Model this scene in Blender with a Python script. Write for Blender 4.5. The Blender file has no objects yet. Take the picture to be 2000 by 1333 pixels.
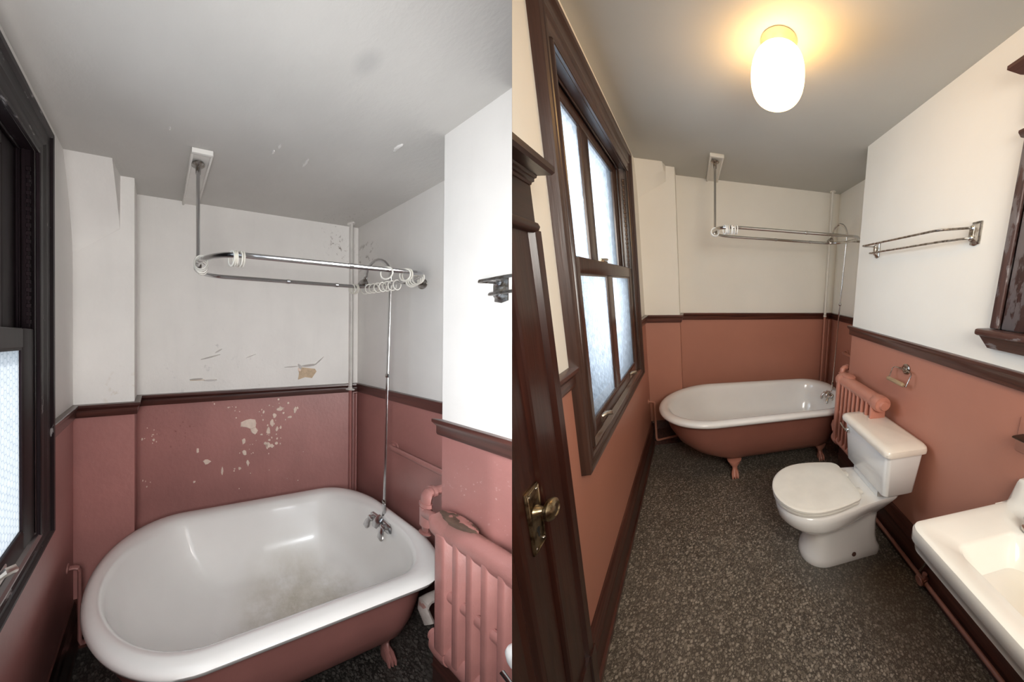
import bpy, bmesh, math, random
from mathutils import Vector, Matrix
random.seed(7)
S = bpy.context.scene
COL = S.collection

# ------------------------------------------------------------------ camera
CAM = Vector((-0.74931, -3.57883, 1.62501))
cd = bpy.data.cameras.new('camera'); cam = bpy.data.objects.new('camera', cd); COL.objects.link(cam)
cd.sensor_width = 36.0; cd.sensor_fit = 'HORIZONTAL'; cd.lens = 12.6
cd.shift_x = -0.175; cd.shift_y = 0.01675; cd.clip_start = 0.02
rot = Matrix(((0.954221, 0.037867, -0.296697), (-0.298002, 0.205441, -0.932196), (0.025654, 0.977937, 0.20732)))
cam.matrix_world = Matrix.Translation(CAM) @ rot.to_4x4()
S.camera = cam
# ------------------------------------------------------------------ world, exposure
S.view_settings.view_transform = 'Standard'; S.view_settings.look = 'None'
S.view_settings.exposure = 0.0; S.view_settings.gamma = 1.0; S.view_settings.use_curve_mapping = False
W = bpy.data.worlds.new('overcast_sky'); S.world = W; W.use_nodes = True
W.node_tree.nodes['Background'].inputs[0].default_value = (0.80, 0.90, 1.0, 1)
W.node_tree.nodes['Background'].inputs[1].default_value = 1.05
S.cycles.use_denoising = True
S.cycles.max_bounces = 10; S.cycles.diffuse_bounces = 5; S.cycles.transparent_max_bounces = 12
S.cycles.sample_clamp_indirect = 6.0

# ------------------------------------------------------------------ the bathroom, built twice side by side
# One bathroom built twice, axes skewed and stretched so one camera fits both views; a thin party wall added to keep their light apart.
# Each copy is set out along its own three skewed wall directions: across, towards the tub wall, up (metres per unit),
# from its own corner of floor, window wall and tub wall.
class Room:
    def __init__(s, key, basis, origin):
        s.key = key; s.B = Matrix(basis); s.O = Vector(origin)
    def w(s, p): return s.O + s.B @ Vector(p)
ROOM_R = Room('R', ((1.08795, 0.37005, -0.0642), (0.0, 1.17342, -0.02585), (0.0, 0.0, 1.0)), (0, 0, 0))
ROOM_L = Room('L', ((0.55788, -1.32446, 0.04974), (0.24193, 1.64027, 0.19132), (-0.05328, -0.22647, 0.98027)), (-3.70901, -0.74829, -0.44813))
P_DIR = Vector((-0.18041, 1.0812, -0.22015)); P_DOWN = Vector((-0.03787, -0.20544, -0.97794))
P_N = P_DIR.cross(P_DOWN).normalized()
if P_N.x < 0: P_N = -P_N          # points into the right bathroom
RM = ROOM_R                        # room being furnished

# lamps (world positions through the room axes); the fill lights are added
def lamp(kind, name, room, p, energy, color, size=.1, target=None, size_y=None, spread=None):
    ld = bpy.data.lights.new(name, kind); o = bpy.data.objects.new(name, ld); COL.objects.link(o)
    ld.energy = energy; ld.color = color; o.location = room.w(p)
    if kind == 'POINT': ld.shadow_soft_size = size
    if kind == 'AREA':
        ld.size = size
        if size_y: ld.shape = 'RECTANGLE'; ld.size_y = size_y
        d = room.w(target) - room.w(p); o.rotation_euler = d.to_track_quat('-Z', 'Y').to_euler()
        if spread: ld.spread = spread
    return o
lamp('POINT', 'bulb_overhead', ROOM_L, (0.72, -1.75, 2.40), 11, (1.0, 0.95, 0.90), .10)
lamp('AREA', 'daylight', ROOM_L, (-.55, -1.55, 2.0), 16, (.93, .97, 1.0), 1.0, (.8, -1.0, 1.0), 1.0)
lamp('AREA', 'fill_light', ROOM_L, (.11, -1.90, 1.55), 34, (1.0, .98, .96), .45, (.75, -.3, 1.45), .45, math.radians(115))  # added fill beside the camera, brightens the tub wall
lamp('AREA', 'daylight', ROOM_R, (-.30, -1.30, 1.75), 38, (.93, .97, 1.0), .9, (1.5, -1.50, 1.55), 1.1, math.radians(110))
lamp('AREA', 'fill_light', ROOM_R, (1.0, -3.35, 1.95), 24, (1.0, .955, .88), .8, (1.15, -.9, 1.0), .8, math.radians(130))  # added fill in front of the rear wall, lifts the whole right room
sun = bpy.data.lights.new('sun', 'SUN'); so = bpy.data.objects.new('sun', sun); COL.objects.link(so)
sun.energy = 2.6; sun.angle = .02; so.rotation_euler = Vector((-.15, .75, -.75)).to_track_quat('-Z', 'Y').to_euler()

# ------------------------------------------------------------------ materials
def nt(name):
    m = bpy.data.materials.new(name); m.use_nodes = True
    t = m.node_tree; b = t.nodes['Principled BSDF']
    a = t.nodes.new('ShaderNodeAttribute'); a.attribute_name = 'rc'
    return m, t, b, a.outputs['Vector']
def link(t, a, b): t.links.new(a, b)
def noise(t, vec, scale, detail=4, rough=.55, stretch=None):
    if stretch:
        v = t.nodes.new('ShaderNodeVectorMath'); v.operation = 'MULTIPLY'; v.inputs[1].default_value = stretch
        link(t, vec, v.inputs[0]); vec = v.outputs[0]
    n = t.nodes.new('ShaderNodeTexNoise'); n.inputs['Scale'].default_value = scale
    n.inputs['Detail'].default_value = detail; n.inputs['Roughness'].default_value = rough
    link(t, vec, n.inputs['Vector']); return n.outputs['Fac']
def ramp(t, fac, a, b, ca, cb):
    r = t.nodes.new('ShaderNodeValToRGB'); e = r.color_ramp.elements
    e[0].position = a; e[1].position = b; e[0].color = (*ca, 1) if len(ca) == 3 else ca; e[1].color = (*cb, 1) if len(cb) == 3 else cb
    link(t, fac, r.inputs[0]); return r.outputs[0]
def mix(t, fac, a, b):
    m = t.nodes.new('ShaderNodeMix'); m.data_type = 'RGBA'
    for s, v in ((m.inputs[0], fac), (m.inputs[6], a), (m.inputs[7], b)):
        if isinstance(v, (int, float)): s.default_value = v
        elif isinstance(v, tuple): s.default_value = (*v, 1)
        else: link(t, v, s)
    return m.outputs[2]
def math_(t, op, a, b=None, c=None):
    m = t.nodes.new('ShaderNodeMath'); m.operation = op
    for i, v in enumerate((a, b, c)):
        if v is None: continue
        if isinstance(v, (int, float)): m.inputs[i].default_value = v
        else: link(t, v, m.inputs[i])
    return m.outputs[0]
def bump(t, b, h, strength, dist=.01):
    n = t.nodes.new('ShaderNodeBump'); n.inputs['Strength'].default_value = strength; n.inputs['Distance'].default_value = dist
    link(t, h, n.inputs['Height']); link(t, n.outputs[0], b.inputs['Normal'])
def near(t, vec, c, r0, r1, scale=(1, 1, 1)):
    """1 within r0 of a spot in the room, 0 beyond r1."""
    s = t.nodes.new('ShaderNodeVectorMath'); s.operation = 'SUBTRACT'; link(t, vec, s.inputs[0]); s.inputs[1].default_value = c
    q = t.nodes.new('ShaderNodeVectorMath'); q.operation = 'MULTIPLY'; link(t, s.outputs[0], q.inputs[0]); q.inputs[1].default_value = scale
    l = t.nodes.new('ShaderNodeVectorMath'); l.operation = 'LENGTH'; link(t, q.outputs[0], l.inputs[0])
    m = t.nodes.new('ShaderNodeMapRange'); m.inputs[1].default_value = r0; m.inputs[2].default_value = r1
    m.inputs[3].default_value = 1; m.inputs[4].default_value = 0; link(t, l.outputs['Value'], m.inputs[0]); return m.outputs[0]
def vary(c, k): return tuple(min(1, x * k) for x in c)
def paint(name, c, rough=.5, var=.06, vscale=3, bmp=.08, bscale=60, stains=(), chips=None, coat=0.0, streak=0):
    m, t, b, v = nt(name)
    col = ramp(t, noise(t, v, vscale), .35, .65, vary(c, 1 - var), vary(c, 1 + var))
    if streak:
        col = mix(t, math_(t, 'MULTIPLY', ramp(t, noise(t, v, 6, 5, .6, (1, 1, .18)), .5, .75, (0, 0, 0), (1, 1, 1)), streak), col, vary(c, .6))
    for (p, r, k, sc, thr, *soft) in stains:
        n = ramp(t, noise(t, v, sc, 6, .65), thr, thr + (soft[0] if soft else .1), (0, 0, 0), (1, 1, 1))
        col = mix(t, math_(t, 'MULTIPLY', math_(t, 'MULTIPLY', near(t, v, p, r * .3, r), n), .9), col, k)
    if chips:
        ck, sc, thr = chips
        col = mix(t, ramp(t, noise(t, v, sc, 5, .6), thr, thr + .02, (0, 0, 0), (1, 1, 1)), col, ck)
    link(t, col, b.inputs['Base Color']); b.inputs['Roughness'].default_value = rough; b.inputs['Coat Weight'].default_value = coat
    b.inputs['Coat Roughness'].default_value = .08
    if bmp: bump(t, b, noise(t, v, bscale, 5), bmp)
    return m
def wood(name, dark, light, axis, rough=.35, worn=0, coat=.2, worncol=(.42, .40, .40)):
    m, t, b, v = nt(name)
    st = {'x': (1.2, 26, 26), 'y': (26, 1.2, 26), 'z': (26, 26, 1.2)}[axis]
    g = noise(t, v, 2.2, 6, .6, st)
    col = ramp(t, g, .32, .68, dark, light)
    h = g
    if worn:
        st2 = tuple(.35 * x if x > 2 else 3.0 for x in st)
        f = noise(t, v, 2.6, 7, .65, st2)
        k = ramp(t, f, 1 - worn, 1 - worn + .04, (0, 0, 0), (1, 1, 1))
        col = mix(t, k, col, worncol)
        h = math_(t, 'SUBTRACT', g, math_(t, 'MULTIPLY', k, .8))
    link(t, col, b.inputs['Base Color']); b.inputs['Roughness'].default_value = rough
    b.inputs['Coat Weight'].default_value = coat; b.inputs['Coat Roughness'].default_value = .18
    bump(t, b, h, .25, .004)
    return m
def metal(name, c, rough=.15, grime=None):
    m, t, b, v = nt(name)
    b.inputs['Metallic'].default_value = 1
    if grime:
        col = mix(t, ramp(t, noise(t, v, 45, 5), .45, .62, (0, 0, 0), (1, 1, 1)), c, grime)
        link(t, col, b.inputs['Base Color'])
    else: b.inputs['Base Color'].default_value = (*c, 1)
    rr = t.nodes.new('ShaderNodeMapRange'); rr.inputs[3].default_value = rough * .7; rr.inputs[4].default_value = rough * 1.4
    link(t, noise(t, v, 30), rr.inputs[0]); link(t, rr.outputs[0], b.inputs['Roughness'])
    return m
def terrazzo(name, matrix, chipa, chipb, scale, rough=.45, dirt=()):
    m, t, b, v = nt(name)
    v1 = t.nodes.new('ShaderNodeTexVoronoi'); v1.inputs['Scale'].default_value = scale; link(t, v, v1.inputs['Vector'])
    v2 = t.nodes.new('ShaderNodeTexVoronoi'); v2.inputs['Scale'].default_value = scale * 2.1; link(t, v, v2.inputs['Vector'])
    def chipset(vn, lim):
        sep = t.nodes.new('ShaderNodeSeparateColor'); link(t, vn.outputs['Color'], sep.inputs[0])
        size = math_(t, 'MULTIPLY_ADD', sep.outputs[0], .32, lim)
        k = math_(t, 'MULTIPLY', math_(t, 'SUBTRACT', size, vn.outputs['Distance']), 14)
        k = math_(t, 'MINIMUM', math_(t, 'MAXIMUM', k, 0), 1)
        return k, ramp(t, sep.outputs[1], .15, .95, chipa, chipb)
    k1, c1 = chipset(v1, .30); k2, c2 = chipset(v2, .32)
    base = ramp(t, noise(t, v, 2.2, 5), .3, .7, vary(matrix, .75), vary(matrix, 1.25))
    col = mix(t, math_(t, 'MULTIPLY', k2, .7), base, c2); col = mix(t, k1, col, c1)
    for (p, r, k, f) in dirt:
        col = mix(t, math_(t, 'MULTIPLY', near(t, v, p, r * .3, r), f), col, k)
    link(t, col, b.inputs['Base Color']); b.inputs['Roughness'].default_value = rough
    bump(t, b, k1, .08, .003)
    return m
def wired_glass(name, tint, cell=.022, wire=(.30, .38, .46), frost=.55, wk=.5, low=.62):
    """frosted, rippled pane with hexagonal wire cast in it"""
    m, t, b, v = nt(name)
    sp = t.nodes.new('ShaderNodeSeparateXYZ'); link(t, v, sp.inputs[0])
    wob = math_(t, 'MULTIPLY', math_(t, 'SUBTRACT', noise(t, v, 18, 2), .5), .15)
    px = math_(t, 'ADD', math_(t, 'DIVIDE', sp.outputs[2], cell * 1.15), wob); py = math_(t, 'ADD', math_(t, 'DIVIDE', sp.outputs[1], cell), wob)
    def half(ox, oy):
        ax = math_(t, 'SUBTRACT', math_(t, 'FLOORED_MODULO', math_(t, 'ADD', px, ox), 1.0), .5)
        ay = math_(t, 'SUBTRACT', math_(t, 'FLOORED_MODULO', math_(t, 'ADD', py, oy), 1.732), .866)
        return math_(t, 'ABSOLUTE', ax), math_(t, 'ABSOLUTE', ay)
    a = half(0, 0); c = half(.5, .866)
    def hexd(q): return math_(t, 'MAXIMUM', q[0], math_(t, 'ADD', math_(t, 'MULTIPLY', q[0], .5), math_(t, 'MULTIPLY', q[1], .866)))
    d = math_(t, 'MINIMUM', hexd(a), hexd(c))
    k = math_(t, 'MINIMUM', math_(t, 'MAXIMUM', math_(t, 'MULTIPLY', math_(t, 'SUBTRACT', d, .42), 16), 0), 1)
    rip = noise(t, v, 70, 4, .65, (1, 1.3, .40))
    tc = ramp(t, rip, .36, .64, vary(tint, low), tint)
    tc = mix(t, math_(t, 'MULTIPLY', k, wk), tc, wire)
    tr = t.nodes.new('ShaderNodeBsdfTransparent'); tl = t.nodes.new('ShaderNodeBsdfTranslucent'); gl = t.nodes.new('ShaderNodeBsdfGlossy')
    gl.inputs['Roughness'].default_value = .18
    link(t, tc, tr.inputs[0]); link(t, tc, tl.inputs[0])
    m1 = t.nodes.new('ShaderNodeMixShader'); m1.inputs[0].default_value = frost; link(t, tr.outputs[0], m1.inputs[1]); link(t, tl.outputs[0], m1.inputs[2])
    m2 = t.nodes.new('ShaderNodeMixShader'); m2.inputs[0].default_value = .05; link(t, m1.outputs[0], m2.inputs[1]); link(t, gl.outputs[0], m2.inputs[2])
    bp = t.nodes.new('ShaderNodeBump'); bp.inputs['Strength'].default_value = .3; bp.inputs['Distance'].default_value = .003; link(t, rip, bp.inputs['Height'])
    link(t, bp.outputs[0], gl.inputs['Normal']); link(t, bp.outputs[0], tl.inputs['Normal'])
    link(t, m2.outputs[0], t.nodes['Material Output'].inputs['Surface'])
    return m
def glow(name, c, s):
    m, t, b, v = nt(name)
    b.inputs['Base Color'].default_value = (.9, .88, .82, 1); b.inputs['Emission Color'].default_value = (*c, 1); b.inputs['Emission Strength'].default_value = s
    return m

MOULD = (.16, .12, .09)
ML = dict(
    white=paint('aged_white_paint', (.80, .78, .755), .62, .035, 2.2, .10, 45, stains=[
        ((1.83, -.01, 2.42), .16, MOULD, 26, .56), ((1.99, -.10, 2.33), .15, MOULD, 22, .56), ((1.75, -.01, 2.54), .24, (.30, .27, .24), 30, .60),
        ((.33, -.02, 2.56), .16, (.35, .32, .29), 40, .62), ((.75, -.01, 1.55), .40, (.52, .51, .50), 14, .60), ((1.2, -.01, 1.45), .35, (.58, .57, .55), 18, .62),
        ((.3, -.19, 1.36), .20, (.62, .54, .44), 20, .58), ((1.93, -.02, 1.8), .2, (.5, .48, .45), 25, .64)], streak=.10),
    ceiling=paint('grey_ceiling_paint_worn', (.60, .585, .56), .7, .05, 1.6, .12, 30, stains=[
        ((1.098, -1.193, 2.6), .060, (.50, .49, .475), 9, .30), ((1.75, -.14, 2.6), .24, (.30, .28, .26), 34, .60)]),
    pink=paint('rose_wall_paint_worn', (.38, .168, .152), .42, .09, 2.6, .12, 35, stains=[
        ((.55, -.01, 1.05), .22, (.22, .07, .065), 30, .58), ((.36, -.01, 1.05), .14, (.62, .44, .38), 60, .64), ((1.66, -1.17, 1.05), .2, (.66, .5, .46), 55, .62)], chips=((.66, .50, .45), 75, .735)),
    wx=wood('dark_stained_wood_x', (.034, .010, .008), (.090, .030, .022), 'x', .35, 0), wy=wood('dark_stained_wood_y', (.034, .010, .008), (.090, .030, .022), 'y', .35, 0),
    wz=wood('dark_stained_wood_z', (.045, .012, .010), (.115, .036, .028), 'z', .35, 0),
    fz=wood('blackened_worn_wood_z', (.006, .0035, .0045), (.016, .009, .011), 'z', .5, .36, .08, (.24, .22, .22)), fy=wood('blackened_worn_wood_y', (.006, .0035, .0045), (.016, .009, .011), 'y', .5, .40, .08, (.26, .24, .24)),
    fplain=wood('blackened_wood', (.006, .0035, .0045), (.016, .009, .011), 'z', .5, 0, .0),
    floor=terrazzo('terrazzo_dark', (.020, .018, .016), (.05, .045, .04), (.12, .11, .10), 58),
    rad=paint('rose_radiator_paint', (.37, .165, .148), .40, .08, 9, .20, 40, stains=[((1.58, -1.17, .955), .095, (.065, .038, .026), 12, .26, .12), ((1.60, -1.27, .945), .05, (.10, .06, .04), 30, .45)], chips=((.26, .10, .09), 34, .74)),
    shell=paint('rose_tub_paint', (.24, .10, .088), .34, .06, 4, .05, 40),
    enamel=paint('worn_white_enamel', (.80, .795, .78), .16, .02, 3, 0, 40, stains=[((1.22, -.66, .165), .50, (.54, .50, .41), 5, .25, .35), ((1.22, -.70, .165), .46, (.42, .38, .30), 14, .40, .30), ((1.25, -.68, .165), .44, (.66, .64, .58), 40, .50, .2)], chips=((.10, .09, .085), 60, .83), coat=.4),
    china=paint('white_china', (.82, .82, .81), .14, .01, 3, 0, coat=.4),
    chrome=metal('chrome', (.50, .50, .51), .20), dull=metal('old_chrome', (.38, .37, .36), .28, (.16, .13, .10)),
    ring=paint('ivory_plastic', (.80, .77, .70), .35, .05, 30, 0), pipe=paint('white_pipe_paint', (.74, .72, .69), .5, .06, 12, .06), elbow=paint('chipped_grey_pipe', (.27, .235, .215), .6, .15, 25, .2, chips=((.20, .10, .085), 30, .6)),
    board=paint('white_board_paint', (.78, .76, .73), .5, .04, 8, .05), lift=metal('pale_worn_metal', (.66, .62, .58), .35),
    glass=wired_glass('wired_frosted_glass_left', (.98, .99, 1.0), .021, (.42, .50, .56), .72, .55, .88),
    chip=paint('bare_plaster', (.78, .64, .55), .8, .06, 30, .1), bare=paint('bare_lath_plaster', (.56, .43, .30), .9, .12, 30, .3, 60), peel=paint('peeling_white_paint', (.78, .76, .74), .6, .05, 20, .1))
MR = dict(
    white=paint('cream_wall_paint', (.86, .82, .735), .6, .02, 2, .05, 50),
    ceiling=paint('grey_ceiling_paint', (.54, .53, .485), .7, .02, 1.6, .06, 40),
    pink=paint('terracotta_wall_paint', (.44, .190, .130), .42, .04, 2.2, .05, 40),
    wx=wood('walnut_rail_x', (.050, .014, .010), (.135, .045, .028), 'x', .3), wy=wood('walnut_rail_y', (.034, .011, .008), (.10, .036, .024), 'y', .32, .20, .25, (.22, .16, .13)),
    wz=wood('walnut_rail_z', (.050, .014, .010), (.135, .045, .028), 'z', .3),
    fz=wood('brown_window_wood_z', (.034, .015, .010), (.072, .034, .023), 'z', .34, 0, .25), fy=wood('brown_window_wood_y', (.034, .015, .010), (.072, .034, .023), 'y', .34, 0, .25),
    fplain=wood('brown_sash_wood', (.032, .014, .009), (.066, .031, .021), 'z', .3, 0, .3),
    dz=wood('mahogany_z', (.022, .006, .004), (.046, .012, .007), 'z', .3, 0, .2), dy=wood('mahogany_y', (.020, .008, .006), (.040, .015, .010), 'y', .34, 0, .15),
    cab=wood('weathered_cabinet_wood', (.045, .020, .017), (.115, .060, .050), 'z', .4, .50, .2, (.19, .16, .155)), caby=wood('weathered_cabinet_wood_y', (.045, .016, .011), (.105, .040, .028), 'y', .4, .36, .2, (.22, .19, .185)),
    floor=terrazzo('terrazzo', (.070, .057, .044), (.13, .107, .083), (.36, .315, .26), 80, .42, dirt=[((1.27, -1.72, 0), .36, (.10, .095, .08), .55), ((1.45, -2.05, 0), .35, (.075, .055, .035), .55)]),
    rad=paint('terracotta_radiator_paint', (.48, .20, .14), .38, .06, 9, .15, 40), shell=paint('terracotta_tub_paint', (.27, .105, .075), .36, .05, 4, .04, 40),
    enamel=paint('white_enamel', (.80, .78, .75), .16, .02, 3, 0, coat=.4), china=paint('toilet_china', (.80, .785, .75), .13, .02, 4, 0, coat=.4),
    seat=paint('cream_seat_plastic', (.76, .73, .66), .3, .03, 12, 0, coat=.1, chips=((.36, .33, .27), 90, .80)), lid=paint('cream_tank_lid', (.80, .73, .63), .18, .03, 5, 0, coat=.3, chips=((.4, .32, .24), 60, .80)),
    sink=paint('sink_china', (.80, .775, .71), .15, .02, 4, 0, stains=[((1.5, -2.75, .72), .3, (.66, .56, .36), 5, .3)], coat=.4),
    chrome=metal('chrome_right', (.62, .60, .57), .16), dull=metal('nickel_right', (.50, .47, .43), .25, (.25, .21, .17)), brass=metal('aged_brass', (.40, .32, .20), .30, (.14, .10, .06)),
    ring=paint('white_plastic', (.82, .80, .75), .35, .03, 30, 0), pipe=paint('cream_pipe_paint', (.76, .72, .64), .5, .03, 12, .03),
    board=paint('cream_board_paint', (.78, .75, .68), .5, .02, 8, .02), lift=metal('window_brass', (.50, .42, .33), .3),
    glass=wired_glass('wired_frosted_glass_right', (.76, .81, .86), .020, (.22, .27, .33), .20, .45),
    floorpipe=paint('rose_brown_pipe_paint', (.30, .13, .095), .4, .1, 20, .05), roller=wood('pale_roller_wood', (.30, .20, .11), (.48, .35, .21), 'y', .5, 0, 0),
    rust=paint('rusty_bolt', (.07, .03, .02), .8, .3, 60, .3), dark=paint('dark_hole', (.01, .008, .006), .8, 0, 1, 0), shelf=metal('dark_shelf_metal', (.13, .11, .09), .35),
    globe=glow('opal_globe_glow', (1.0, .57, .20), 13.5), fitter=paint('cream_lamp_fitter', (.42, .33, .22), .5, .08, 18, .02),
    screw=metal('screw', (.55, .52, .48), .25))
ML['sill'] = wood('worn_sill_wood', (.012, .007, .009), (.034, .022, .024), 'y', .28, .34, .35, (.24, .22, .22)); MR['sill'] = wood('glossy_sill_wood', (.040, .018, .012), (.085, .040, .028), 'y', .22, 0, .6)
ML['plate'] = paint('rusted_paint', (.085, .050, .034), .7, .35, 18, .5, 40, chips=((.34, .15, .13), 16, .56)); MR['plate'] = MR['rad']
MT = MR
divider_mat = paint('divider_paint', (.13, .10, .09), 1.0, .02, bmp=0); divider_mat.node_tree.nodes['Principled BSDF'].inputs['Specular IOR Level'].default_value = 0
for k in ('fz', 'fy', 'fplain'): ML[k].node_tree.nodes['Principled BSDF'].inputs['Specular IOR Level'].default_value = .10

# ------------------------------------------------------------------ mesh helpers (room coordinates)
class MB:
    def __init__(s): s.bm = bmesh.new(); s.mi = 0
    def _f(s, vs):
        try: f = s.bm.faces.new(vs)
        except ValueError: return None
        f.material_index = s.mi; f.smooth = True; return f
    def box(s, a, b, bevel=0, seg=2):
        x0, y0, z0 = (min(p, q) for p, q in zip(a, b)); x1, y1, z1 = (max(p, q) for p, q in zip(a, b))
        v = [s.bm.verts.new(p) for p in ((x0,y0,z0),(x1,y0,z0),(x1,y1,z0),(x0,y1,z0),(x0,y0,z1),(x1,y0,z1),(x1,y1,z1),(x0,y1,z1))]
        fs = [s._f([v[i] for i in q]) for q in ((0,3,2,1),(4,5,6,7),(0,1,5,4),(1,2,6,5),(2,3,7,6),(3,0,4,7))]
        if bevel:
            es = list({e for f in fs for e in f.edges})
            r = bmesh.ops.bevel(s.bm, geom=es, offset=bevel, segments=seg, profile=.5, affect='EDGES')
            for f in r['faces']: f.material_index = s.mi; f.smooth = True
        return s
    def hexa(s, lo, hi):
        """solid between two quads given in matching order"""
        v = [s.bm.verts.new(p) for p in lo] + [s.bm.verts.new(p) for p in hi]; n = len(lo)
        s._f(v[:n][::-1]); s._f(v[n:])
        for i in range(n): s._f([v[i], v[(i+1) % n], v[n+(i+1) % n], v[n+i]])
        return s
    def loft(s, rings, cap0=True, cap1=True, closed=True):
        R = [[s.bm.verts.new(p) for p in r] for r in rings]; n = len(R[0])
        for a, b in zip(R, R[1:]):
            for i in range(n if closed else n-1): s._f([a[i], a[(i+1) % n], b[(i+1) % n], b[i]])
        if cap0: s._f(R[0][::-1])
        if cap1: s._f(R[-1])
        return s
    def tube(s, pts, r, seg=10, closed=False, caps=True):
        pts = [Vector(p) for p in pts]; n = len(pts); rings = []; up = None
        for i, p in enumerate(pts):
            a = pts[(i-1) % n] if (closed or i) else p; b = pts[(i+1) % n] if (closed or i < n-1) else p
            d = (b - a).normalized()
            if up is None:
                up = d.orthogonal().normalized()
            up = (up - d * up.dot(d)).normalized(); sd = d.cross(up)
            rr = r[i] if isinstance(r, (list, tuple)) else r
            rings.append([p + (up * math.cos(q) + sd * math.sin(q)) * rr for q in (2*math.pi*k/seg for k in range(seg))])
        if closed:
            rings.append(rings[0]); s.loft(rings, False, False)
            bmesh.ops.remove_doubles(s.bm, verts=s.bm.verts[-seg*(n+1):], dist=1e-6)
        else: s.loft(rings, caps, caps)
        return s
    def lathe(s, prof, c, axis=(0, 0, 1), seg=24):
        d = Vector(axis).normalized(); u = d.orthogonal().normalized(); w = d.cross(u); c = Vector(c)
        rings = [[c + d*h + (u*math.cos(q) + w*math.sin(q))*max(r, 1e-4) for q in (2*math.pi*k/seg for k in range(seg))] for r, h in prof]
        return s.loft(rings)
    def ball(s, c, r, seg=16, n=8):
        r = r if isinstance(r, (tuple, list)) else (r, r, r)
        rings = []
        for j in range(n+1):
            a = math.pi*(j+.02)/(n+.04) - math.pi/2
            rings.append([(c[0]+r[0]*math.cos(a)*math.cos(q), c[1]+r[1]*math.cos(a)*math.sin(q), c[2]+r[2]*math.sin(a)) for q in (2*math.pi*k/seg for k in range(seg))])
        return s.loft(rings)
    def prism(s, poly, axis, a, b):
        """polygon in the two other axes (in xyz order) drawn along axis from a to b"""
        def P(q, h):
            return {'x': (h, q[0], q[1]), 'y': (q[0], h, q[1]), 'z': (q[0], q[1], h)}[axis]
        return s.loft([[P(q, a) for q in poly], [P(q, b) for q in poly]])
    def build(s, name, mats, parent=None, base=(0, 0, 0), angle=40, cut=False, room=None):
        room = room or RM; bm = s.bm
        base = BASE.get(parent.name, base) if parent is not None else base
        bmesh.ops.recalc_face_normals(bm, faces=bm.faces)
        bw = room.w(base)
        lay = bm.verts.layers.float_vector.new('rc')
        for v in bm.verts:
            v[lay] = v.co.copy(); v.co = room.w(v.co) - bw
        if cut:
            r = bmesh.ops.bisect_plane(bm, geom=bm.verts[:] + bm.edges[:] + bm.faces[:], plane_co=CAM - bw, plane_no=P_N,
                                       clear_outer=(room.key == 'L'), clear_inner=(room.key == 'R'))
            ed = [e for e in r['geom_cut'] if isinstance(e, bmesh.types.BMEdge)]
            if ed:
                try: bmesh.ops.contextual_create(bm, geom=ed)
                except Exception: pass
        me = bpy.data.meshes.new(name)
        bm.to_mesh(me); bm.free()
        for m in (mats if isinstance(mats, (list, tuple)) else [mats]): me.materials.append(m)
        me.set_sharp_from_angle(angle=math.radians(angle))
        o = bpy.data.objects.new(name, me); COL.objects.link(o)
        if parent is not None: o.parent = parent; BASE[o.name] = base
        else: o.location = bw; BASE[o.name] = base
        return o
BASE = {}
def tag(o, label, cat, group=None):
    o['label'] = label; o['category'] = cat
    if group: o['group'] = group
    return o
def thing(name, label, cat, base, group=None):
    o = bpy.data.objects.new(name, None); COL.objects.link(o); o.location = RM.w(base); o.empty_display_size = .05
    BASE[o.name] = base
    return tag(o, label, cat, group)
def struct(o): o['kind'] = 'structure'; return o
def stuff(o): o['kind'] = 'stuff'; return o
def arc(c, r, a0, a1, n, plane='xy'):
    out = []
    for i in range(n+1):
        a = math.radians(a0 + (a1-a0)*i/n); u, v = r*math.cos(a), r*math.sin(a)
        out.append({'xy': (c[0]+u, c[1]+v, c[2]), 'xz': (c[0]+u, c[1], c[2]+v), 'yz': (c[0], c[1]+u, c[2]+v)}[plane])
    return out

# ------------------------------------------------------------------ room dimensions (room units)
H = 2.6; WA = 2.0067; WR = 1.6613; YC = -1.0275; ZR = 1.3161; ZRB = 1.245; CA = .3085; CB = .194
WY0, WY1, WZ0, WZ1 = -1.832, -.735, .95, 2.36      # window opening

def wall(name, boxes, cut=False):
    """boxes: ((a),(b), paint index 0 white 1 rose)"""
    m = MB()
    for a, b, i in boxes: m.mi = i; m.box(a, b)
    return struct(m.build(name, [MT['white'], MT['pink']], base=boxes[0][0], cut=cut, angle=30))
def two(a, b):
    """split a wall slab at the rail"""
    zm = 1.28
    return [((a[0], a[1], zm), b, 0), (a, (b[0], b[1], zm), 1)]

def rail_profile(h0=ZRB, h1=ZR, d=.032):
    z = lambda k: h0 + (h1-h0)*k
    return [(0, z(0)), (d*.45, z(0)), (d*.55, z(.12)), (d*.55, z(.55)), (d*.75, z(.66)), (d, z(.80)), (d, z(.97)), (d*.9, z(1)), (0, z(1))]
def run(m, prof, p0, p1, nrm, m0=0, m1=0):
    """moulding profile (out, z) run from p0 to p1 (plan points), out along nrm, ends mitred by m0/m1"""
    d = Vector((p1[0]-p0[0], p1[1]-p0[1])).normalized()
    ra = [(p0[0]+nrm[0]*o+d.x*m0*o, p0[1]+nrm[1]*o+d.y*m0*o, z) for o, z in prof]
    rb = [(p1[0]+nrm[0]*o+d.x*m1*o, p1[1]+nrm[1]*o+d.y*m1*o, z) for o, z in prof]
    m.loft([ra, rb])

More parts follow.
